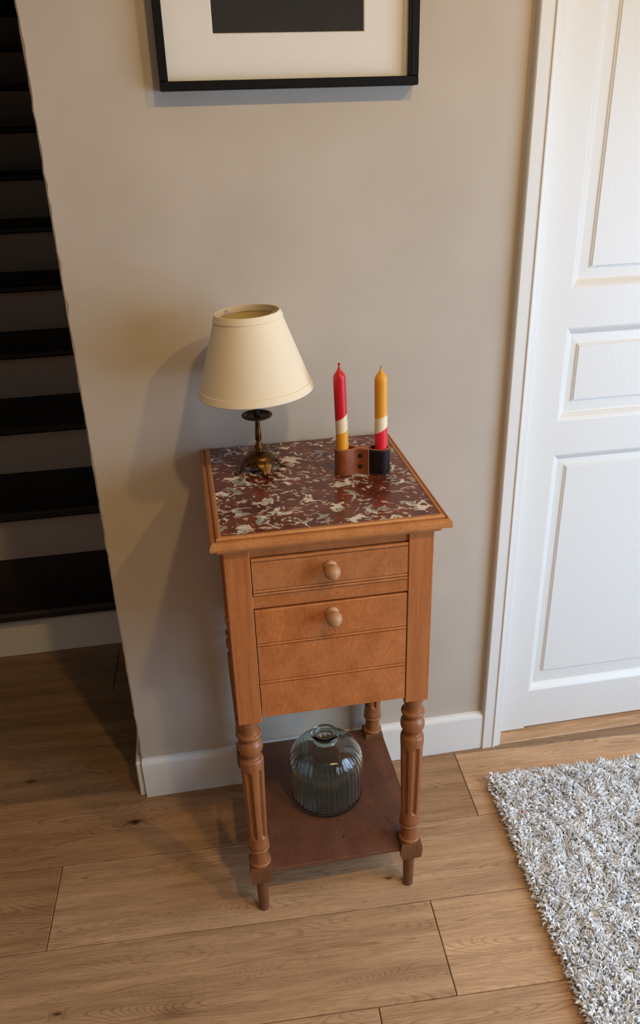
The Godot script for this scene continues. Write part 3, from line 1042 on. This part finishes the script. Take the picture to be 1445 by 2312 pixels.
# ---------------------------------------------------------------- table lamp
func lamp() -> void:
	var at := V(0.0823, TOP - 0.0002, 0.122)
	var t := thing("table_lamp", "small antique brass table lamp with a cream fabric shade on the marble top", "lamp", at)
	var ty := 0.0012
	# domed base with rings
	var b := MB.new()
	var p := [Vector2(0.0262, 0.0130), Vector2(0.0280, 0.0135), Vector2(0.0284, 0.0150), Vector2(0.0272, 0.0166), Vector2(0.0260, 0.0174)]
	p += arc2(0.0248, 0.0190, 0.0016, -60, 80, 5)
	p += arc2(0.0232, 0.0219, 0.0015, -50, 85, 5)
	p += smooth([Vector2(0.0222, 0.0238), Vector2(0.0196, 0.0272), Vector2(0.0140, 0.0312), Vector2(0.0088, 0.0335), Vector2(0.0064, 0.0345)], 4)
	p += smooth([Vector2(0.0060, 0.0358), Vector2(0.0062, 0.0378), Vector2(0.0058, 0.0390)], 3)
	p += [Vector2(0.0080, 0.0396), Vector2(0.0080, 0.0408)]
	p += smooth([Vector2(0.0074, 0.0425), Vector2(0.0055, 0.0462), Vector2(0.0040, 0.0500)], 4)
	p += [Vector2(0.0036, 0.0520)]
	p += arc2(0.0036, 0.0545, 0.0020, -80, 80, 6)
	p += smooth([Vector2(0.0054, 0.0570), Vector2(0.0052, 0.0620), Vector2(0.0044, 0.0740), Vector2(0.0036, 0.0865)], 5)
	p += arc2(0.0031, 0.0885, 0.0015, -70, 80, 5)
	p += [Vector2(0.0030, 0.0905), Vector2(0.0028, 0.0945)]
	b.lathe(p, 44)
	var stem := obj("stem", b, M.brass, t)
	# underside of the dome
	var u := MB.new()
	u.lathe([Vector2(0.0, 0.026), Vector2(0.012, 0.025), Vector2(0.0210, 0.019), Vector2(0.0262, 0.0130)], 32)
	obj("dome_lining", u, M.brass_dark, stem)
	# drip pan and dark sleeve
	var pan := MB.new()
	pan.lathe([Vector2(0.0028, 0.0915), Vector2(0.0120, 0.0918), Vector2(0.0200, 0.0928), Vector2(0.0248, 0.0950), Vector2(0.0254, 0.0966), Vector2(0.0246, 0.0978), Vector2(0.0224, 0.0976), Vector2(0.0208, 0.0988), Vector2(0.0196, 0.0978), Vector2(0.0180, 0.0958), Vector2(0.0080, 0.0945), Vector2(0.0, 0.0945)], 44)
	obj("drip_pan", pan, M.brass_dark, t)
	var sl := MB.new()
	sl.lathe([Vector2(0.0055, 0.0940), Vector2(0.0052, 0.1000), Vector2(0.0046, 0.1020), Vector2(0.0046, 0.130), Vector2(0.0075, 0.132), Vector2(0.0105, 0.140), Vector2(0.0105, 0.172), Vector2(0.0, 0.172)], 24)
	obj("socket", sl, M.dark, t)
	var bu := MB.new()
	bu.lathe([Vector2(0.007, 0.172), Vector2(0.008, 0.178)] + smooth([Vector2(0.010, 0.184), Vector2(0.0165, 0.198), Vector2(0.0180, 0.209), Vector2(0.014, 0.222), Vector2(0.007, 0.227), Vector2(0.0, 0.2285)], 4), 24)
	obj("bulb", bu, plain(Color(0.92, 0.90, 0.86), 0.25), t)
	# four leaf-shaped legs with curled toes
	for k in 4:
		var lg := MB.new()
		var ang := deg_to_rad(77.0 + 90.0 * k)
		var dir := V(cos(ang), 0, sin(ang))
		var pts := [[0.0215, 0.0212], [0.0262, 0.0172], [0.0290, 0.0125], [0.0318, 0.0075], [0.0352, 0.0032], [0.0395, 0.0012], [0.0432, 0.0018], [0.0452, 0.0034]]
		var wid := [0.0135, 0.0130, 0.0104, 0.0074, 0.0050, 0.0038, 0.0034, 0.0024]
		var path := []
		var rad := []
		var cr := []
		for i in pts.size():
			cr.append(Vector2(pts[i][0], pts[i][1]))
		var sm := smooth(cr, 4)
		for i in sm.size():
			path.append(dir * sm[i].x + V(0, sm[i].y, 0))
			var f := float(i) / 4.0
			var i0 := mini(int(f), wid.size() - 1)
			var i1 := mini(i0 + 1, wid.size() - 1)
			rad.append(Vector2(lerpf(wid[i0], wid[i1], f - i0), 0.0013 + 0.0006 * (1.0 if f > 4.5 else 0.0)))
		lg.tube(path, rad, 14)
		# raised spine on the leaf
		var sp := []
		var sr := []
		for i in range(0, path.size() - 6):
			sp.append(path[i] + V(0, 0.0010, 0) + dir * 0.0006)
			sr.append(Vector2(0.0016, 0.0010))
		lg.tube(sp, sr, 8)
		obj("leg", lg, M.brass, t)
	# shade, a little askew
	var sh := Node3D.new()
	sh.name = "lamp_shade"
	t.add_child(sh, true)
	sh.position = V(0.0835, 0.9390, 0.122) - at
	sh.rotation.z = deg_to_rad(2.6)
	var rb := 0.0925
	var rt := 0.0508
	var hh := 0.1250
	var cloth := MB.new()
	cloth.lathe([Vector2(rb, 0.0), Vector2(lerpf(rb, rt, 0.33), hh * 0.33), Vector2(lerpf(rb, rt, 0.66), hh * 0.66), Vector2(rt, hh)], 72)
	obj("fabric", cloth, M.shade, sh)
	var inner := MB.new()
	inner.lathe([Vector2(rt - 0.0012, hh), Vector2(rb - 0.0012, 0.0)], 72)
	obj("lining", inner, M.lining, sh)
	for q in [[0.0, 0.010], [hh - 0.009, hh]]:
		var tr := MB.new()
		var r0 := lerpf(rb, rt, q[0] / hh)
		var r1 := lerpf(rb, rt, q[1] / hh)
		tr.lathe([Vector2(r0 - 0.002, q[0] - 0.0008), Vector2(r0 + 0.0004, q[0] - 0.0012), Vector2(r0 + 0.0013, q[0] - 0.0002), Vector2(r0 + 0.0011, q[0] + 0.001), Vector2(r1 + 0.0011, q[1] - 0.001), Vector2(r1 + 0.0010, q[1] + 0.0004), Vector2(r1 + 0.0002, q[1] + 0.0010), Vector2(r1 - 0.002, q[1] + 0.0006), Vector2(r0 - 0.002, q[0] - 0.0008)], 72, Vector3.ZERO, "", 1.2)
		obj("trim_band", tr, M.shade, sh)
	# wire spider with ring
	var sp2 := MB.new()
	for k in 3:
		var a := deg_to_rad(232.0 + 120.0 * k)
		var e := V(cos(a), 0, sin(a))
		sp2.tube([e * (rt - 0.0015) + V(0, hh - 0.002, 0), e * 0.030 + V(0, hh - 0.012, 0), e * 0.014 + V(0, hh - 0.028, 0)], [Vector2.ONE * 0.0010, Vector2.ONE * 0.0010, Vector2.ONE * 0.0010], 8)
	sp2.lathe([Vector2(0.0115, hh - 0.029), Vector2(0.0145, hh - 0.029), Vector2(0.0145, hh - 0.0265), Vector2(0.0115, hh - 0.0265), Vector2(0.0115, hh - 0.029)], 28)
	obj("wire_spider", sp2, M.wire, sh)

# ---------------------------------------------------------------- leather holder and two dip-dyed candles
func candles() -> void:
	var cl := V(0.2165, 0, 0.1675)
	var cr := V(0.2770, 0, 0.1800)
	var mid := (cl + cr) / 2
	var ux := (cr - cl).normalized()
	var uz := V(-ux.z, 0, ux.x)
	var half := (cr - cl).length() / 2
	var base := TOP - 0.0012
	var t := thing("candle_holder", "figure-eight leather candle holder, half tan and half black, riveted in the middle", "candle holder", mid + V(0, base, 0))
	var H := 0.0452
	var P := Basis(ux, Vector3.UP, uz)
	var R := 0.0131
	# centre lines in (u along the holder, w towards the front)
	var tan_line := [Vector2(0.0105, 0.0092), Vector2(0.006, 0.0072), Vector2(0.000, 0.0046), Vector2(-0.007, 0.0034), Vector2(-0.0135, 0.0052), Vector2(-0.0205, 0.0092)]
	for k in range(0, 13):
		var a := deg_to_rad(66.0 + 230.0 * k / 12.0)
		tan_line.append(Vector2(-half + R * cos(a), R * sin(a)))
	tan_line += [Vector2(-0.0165, -0.0075), Vector2(-0.008, -0.0015), Vector2(0.000, 0.0006), Vector2(0.009, -0.0005), Vector2(0.013, -0.0015)]
	var dark_line := [Vector2(-0.012, 0.0010), Vector2(-0.004, 0.0021), Vector2(0.004, 0.0040), Vector2(0.0125, 0.0075), Vector2(0.0200, 0.0112)]
	for k in range(0, 13):
		var a := deg_to_rad(104.0 - 220.0 * k / 12.0)
		dark_line.append(Vector2(half + R * cos(a), R * sin(a)))
	dark_line += [Vector2(0.0170, -0.0088), Vector2(0.008, -0.0040), Vector2(0.000, -0.0022), Vector2(-0.008, -0.0042), Vector2(-0.0150, -0.0095)]
	for s in 2:
		var line := smooth(tan_line if s == 0 else dark_line, 4)
		var side := -1.0 if s == 0 else 1.0
		strap(t, "tan_strap" if s == 0 else "black_strap", line, side, H, P, M.tan if s == 0 else M.navy)
	# two rivets through the waist
	for y in [0.0135, 0.0325]:
		var rv := MB.new()
		rv.lathe([Vector2(0.0033, 0.0), Vector2(0.0034, 0.0008), Vector2(0.0029, 0.0017), Vector2(0.0016, 0.0023), Vector2(0.0, 0.0025)], 20)
		var o := obj("rivet", rv, M.rivet, t)
		o.position = P * V(-0.0030, 0, 0.0055) + V(0, y, 0)
		o.basis = Basis(ux, uz, ux.cross(uz)).orthonormalized()
	candle("candle", "red candle with cream band and yellow foot standing in the tan leather loop", cl + V(0, base, 0), 0.0100, 0.1645, 0.1860, 1.6,
		Color(0.80, 0.085, 0.13), Color(0.93, 0.835, 0.69), Color(0.90, 0.62, 0.13), [0.0995, 0.0060, -0.15], [0.0735, 0.0030, 0.1], true)
	candle("candle", "yellow candle with cream band and pinkish red foot in the black leather loop", cr + V(0, base, 0), 0.0103, 0.1600, 0.1820, 0.3,
		Color(0.90, 0.62, 0.15), Color(0.95, 0.87, 0.74), Color(0.90, 0.13, 0.20), [0.0985, 0.0030, 0.1], [0.0755, 0.0060, 0.05], false)

func strap(t: Node3D, called: String, line: Array, side: float, H: float, P: Basis, mat: Material) -> void:
	var th := 0.0016
	var m := MB.new()
	var e := MB.new()
	var left := []
	var right := []
	for i in line.size():
		var tg: Vector2 = (line[mini(i + 1, line.size() - 1)] - line[maxi(i - 1, 0)]).normalized()
		var nn := Vector2(-tg.y, tg.x) * th
		left.append(line[i] + nn)
		right.append(line[i] - nn)
	for i in line.size() - 1:
		for q in [[left, 1.0], [right, -1.0]]:
			var a: Vector3 = P * V(q[0][i].x, 0, q[0][i].y)
			var b: Vector3 = P * V(q[0][i + 1].x, 0, q[0][i + 1].y)
			var mid: Vector3 = P * V(line[i].x, 0, line[i].y)
			m.quad(a + V(0, 0.0006, 0), b + V(0, 0.0006, 0), b + V(0, H - 0.0006, 0), a + V(0, H - 0.0006, 0), a - mid)
		for y in [0.0, H]:
			var l0: Vector3 = P * V(left[i].x, 0, left[i].y)
			var l1: Vector3 = P * V(left[i + 1].x, 0, left[i + 1].y)
			var r0: Vector3 = P * V(right[i].x, 0, right[i].y)
			var r1: Vector3 = P * V(right[i + 1].x, 0, right[i + 1].y)
			var o := V(0, 1 if y > 0 else -1, 0)
			var yin := V(0, 0.0006 if y == 0.0 else H - 0.0006, 0)
			var yv := V(0, y, 0)
			var f := 0.72
			var lm0 := r0.lerp(l0, f); var lm1 := r1.lerp(l1, f)
			var rm0 := l0.lerp(r0, f); var rm1 := l1.lerp(r1, f)
			e.quad(lm0 + yv, lm1 + yv, rm1 + yv, rm0 + yv, o)
			e.quad(l0 + yin, l1 + yin, lm1 + yv, lm0 + yv, o)
			e.quad(r0 + yin, r1 + yin, rm1 + yv, rm0 + yv, o)
	for i in [0, line.size() - 1]:
		var l: Vector3 = P * V(left[i].x, 0, left[i].y)
		var r: Vector3 = P * V(right[i].x, 0, right[i].y)
		var nx: int = 1 if i == 0 else i - 1
		var o: Vector3 = P * V(line[i].x, 0, line[i].y) - P * V(line[nx].x, 0, line[nx].y)
		e.quad(l, r, r + V(0, H, 0), l + V(0, H, 0), o)
	var so := obj(called, m, mat, t)
	obj("raw_edge", e, M.raw, so)
	# stitches just inside both edges, on the outside face
	var st := MB.new()
	var dist := 0.0
	var outs: Array = right if side < 0.0 else left
	for i in line.size() - 1:
		dist += line[i].distance_to(line[i + 1])
		if dist < 0.0028:
			continue
		dist = 0.0
		for y in [0.0028, H - 0.0028]:
			for which in [left, right]:
				var a2: Vector2 = which[i]
				var b2: Vector2 = a2 + (which[i + 1] - a2).normalized() * 0.0017
				var off: Vector2 = (a2 - line[i]) * 0.12
				st.tube([P * V(a2.x + off.x, 0, a2.y + off.y) + V(0, y, 0), P * V(b2.x + off.x, 0, b2.y + off.y) + V(0, y, 0)], [Vector2.ONE * 0.00035, Vector2.ONE * 0.00035], 5)
	obj("stitching", st, M.thread, so)

func candle(called: String, label: String, at: Vector3, r: float, shoulder: float, tip: float, lean: float, ctop: Color, cmid: Color, clow: Color, h1: Array, h2: Array, curl: bool) -> void:
	var t := thing(called, label, "candle", at, 0.0, "dip-dyed candles in the leather holder")
	t.rotation.z = deg_to_rad(lean)
	var p := [Vector2(0.0, 0.001), Vector2(r * 0.93, 0.001), Vector2(r, 0.002)]
	for k in range(1, 9):
		p.append(Vector2(r, lerpf(0.002, shoulder - 0.004, k / 8.0)))
	var d := tip - shoulder
	p += smooth([Vector2(r, shoulder - 0.003), Vector2(r * 0.97, shoulder + 0.0005), Vector2(r * 0.80, shoulder + d * 0.22), Vector2(r * 0.42, shoulder + d * 0.44), Vector2(r * 0.20, shoulder + d * 0.64), Vector2(r * 0.13, shoulder + d * 0.80)], 5)
	var m := MB.new()
	var seg := 48
	var rows := []
	var uvs := []
	for q in p:
		var row := PackedVector3Array()
		var uv := PackedVector2Array()
		for j in seg + 1:
			var a := TAU * (j % seg) / seg
			row.append(V(q.x * cos(a), q.y, q.x * sin(a)))
			uv.append(Vector2(float(j) / seg, 1.0 - q.y / tip))
		rows.append(row)
		uvs.append(uv)
	m.surf(rows, uvs)
	var wax := plain(Color(1, 1, 1), 0.38)
	wax.albedo_texture = candle_picture(ctop, cmid, clow, h1, h2, tip)
	wax.subsurf_scatter_enabled = true
	wax.subsurf_scatter_strength = 0.08
	obj("wax", m, wax, t)
	var w := MB.new()
	var y0 := shoulder + d * 0.74
	if curl:
		w.tube([V(0, y0, 0), V(0.0003, y0 + d * 0.16, 0), V(0.0010, y0 + d * 0.22, 0.0002), V(0.0022, y0 + d * 0.25, 0.0004)], [Vector2.ONE * 0.0014, Vector2.ONE * 0.0013, Vector2.ONE * 0.0015, Vector2.ONE * 0.0013], 10)
		w.tube([V(-0.0016, y0 + d * 0.22, 0), V(0.0008, y0 + d * 0.25, 0.0003)], [Vector2.ONE * 0.0010, Vector2.ONE * 0.0016], 10)
	else:
		w.tube([V(0, y0, 0), V(0.0002, y0 + d * 0.14, 0), V(0.0006, y0 + d * 0.26, 0.0002)], [Vector2.ONE * 0.0013, Vector2.ONE * 0.0010, Vector2.ONE * 0.0004], 10)
	obj("wick", w, plain(ctop * (1.0 if curl else 0.75), 0.5), t)

# ---------------------------------------------------------------- ribbed glass bottle on the shelf
func bottle() -> void:
	var at := V(0.1675, 0.1134, 0.1870)
	var m := MB.new()
	var out := [Vector2(0.0, 0.0012), Vector2(0.045, 0.0008), Vector2(0.060, 0.0)]
	out += smooth([Vector2(0.0625, 0.0002), Vector2(0.0685, 0.0030), Vector2(0.0720, 0.0100), Vector2(0.0728, 0.0200)], 6)
	for k in range(1, 14):
		out.append(Vector2(0.0730, lerpf(0.023, 0.082, k / 13.0)))
	out += smooth([Vector2(0.0726, 0.088), Vector2(0.0700, 0.1000), Vector2(0.0640, 0.1120), Vector2(0.0545, 0.1225), Vector2(0.0420, 0.1305), Vector2(0.0300, 0.1352), Vector2(0.0238, 0.1378)], 8)
	out += smooth([Vector2(0.0222, 0.1395), Vector2(0.0216, 0.1430), Vector2(0.0221, 0.1458)], 4)
	out += arc2(0.0222, 0.1502, 0.0044, -80, 90, 10)
	out += arc2(0.0217, 0.1506, 0.0040, 95, 190, 8)
	var inn := smooth([Vector2(0.0177, 0.1480), Vector2(0.0177, 0.1425), Vector2(0.0198, 0.1382), Vector2(0.0285, 0.1330), Vector2(0.0405, 0.1280), Vector2(0.0525, 0.1200), Vector2(0.0615, 0.1095), Vector2(0.0675, 0.0980), Vector2(0.0698, 0.0860)], 6)
	for k in range(1, 10):
		inn.append(Vector2(0.0702, lerpf(0.082, 0.023, k / 9.0)))
	inn += smooth([Vector2(0.0700, 0.0200), Vector2(0.0685, 0.0120), Vector2(0.0630, 0.0068), Vector2(0.0480, 0.0050), Vector2(0.0, 0.0056)], 5)
	m.lathe(out, 384, Vector3.ZERO, "ribbed", 1.0)
	m.lathe(inn, 96, Vector3.ZERO, "", 1.0)
	var b := obj("glass_bottle", m, M.glass)
	b.position = at
	tag(b, "squat ribbed bluish glass bottle with a short neck on the lower shelf", "bottle")

# ---------------------------------------------------------------- shag rug
func rug() -> void:
	var t := thing("shag_rug", "pale grey shaggy rug lying on the floor in front of the door", "rug", V(0.5335, 0.0, 0.1120), 0.0)
	var ex := V(1.0, 0.0, 0.030).normalized()
	var ez := V(-0.058, 0.0, 1.0).normalized()
	var W := 1.25
	var D := 1.15
	var back := MB.new()
	var q := [ex * 0.012 + ez * 0.012, ex * W + ez * 0.012, ex * W + ez * D, ex * 0.012 + ez * D]
	back.quad(q[0] + V(0, 0.009, 0), q[1] + V(0, 0.009, 0), q[2] + V(0, 0.009, 0), q[3] + V(0, 0.009, 0), Vector3.UP)
	for k in 4:
		var k2 := (k + 1) % 4
		back.quad(q[k] + V(0, 0.001, 0), q[k2] + V(0, 0.001, 0), q[k2] + V(0, 0.009, 0), q[k] + V(0, 0.009, 0), (q[k] + q[k2]) / 2 - (q[0] + q[2]) / 2)
	obj("backing", back, plain(Color(0.66, 0.65, 0.64), 0.95), t)
	var rng := RandomNumberGenerator.new()
	rng.seed = 4711
	# a tuft: a short flattened, bent, pointed wisp of yarn
	var tuft := MB.new()
	var path := [V(0, 0, 0), V(0.0010, 0.0055, 0), V(0.0034, 0.0088, 0), V(0.0072, 0.0100, 0), V(0.0108, 0.0088, 0)]
	var rad := [Vector2(0.0020, 0.0012), Vector2(0.0028, 0.0013), Vector2(0.0031, 0.0011), Vector2(0.0025, 0.0008), Vector2(0.0006, 0.0004)]
	tuft.tube(path, rad, 6, V(0, 0, 1))
	var yarn := plain(Color(1, 1, 1), 0.85)
	yarn.vertex_color_use_as_albedo = true
	yarn.metallic_specular = 0.2
	var mm := MultiMesh.new()
	mm.transform_format = MultiMesh.TRANSFORM_3D
	mm.use_colors = true
	var mesh := tuft.commit()
	mesh.surface_set_material(0, yarn)
	mm.mesh = mesh
	var step := 0.0034
	var nx := int(W / step)
	var nz := int(D / step)
	var list := []
	var cols := []
	var lay := noise(5.0, 2, 71)
	var deep := noise(16.0, 2, 72)
	for i in nx:
		for j in nz:
			var u := (i + rng.randf()) * step + 0.004
			var w := (j + rng.randf()) * step + 0.004
			var edge := minf(u, w)
			var p := ex * u + ez * w
			var a := lay.get_noise_2d(u * 2.0, w * 2.0) * 8.0 + rng.randf_range(-1.1, 1.1) + 1.4
			if edge < 0.014:
				# border tufts hang outward over the edge
				var o := -ex if u < w else -ez
				a = atan2(-o.z, o.x) + rng.randf_range(-0.9, 0.9)
			var s := rng.randf_range(0.45, 0.85)
			var bs := Basis(Vector3.UP, a) * Basis(V(0, 0, 1), rng.randf_range(-0.50, 0.30)) * Basis(V(1, 0, 0), rng.randf_range(-0.8, 0.8))
			bs = bs.scaled(V(s, s * rng.randf_range(0.8, 1.2), s))
			list.append(Transform3D(bs, p + V(0, (0.015 if edge > 0.010 else rng.randf_range(0.002, 0.012)) + 0.009 * deep.get_noise_2d(u * 1.6, w * 1.6), 0)))
			var g := rng.randf_range(0.74, 0.92) + 0.10 * lay.get_noise_2d(u * 1.5 + 3.0, w * 1.5)
			var warm := rng.randf_range(-0.02, 0.02)
			cols.append(Color(g + warm + 0.012, g, g - warm * 1.2 - 0.005))
	mm.instance_count = list.size()
	for i in list.size():
		mm.set_instance_transform(i, list[i])
		mm.set_instance_color(i, cols[i])
	var mi := MultiMeshInstance3D.new()
	mi.name = "pile"
	mi.multimesh = mm
	mi.set_meta("kind", "stuff")
	t.add_child(mi, true)

	var cr := MB.new()
	cr.lathe([Vector2(0.0, -0.0022), Vector2(0.0024, -0.0014), Vector2(0.0030, 0.0002), Vector2(0.0020, 0.0018), Vector2(0.0, 0.0023)], 10, Vector3.ZERO, "lumpy", 1.5)
	var c := obj("crumb", cr, plain(Color(0.80, 0.17, 0.08), 0.6))
	c.position = V(0.5690, 0.0260, 0.2360)
	tag(c, "tiny orange-red crumb lying on the shaggy rug near its corner", "crumb")
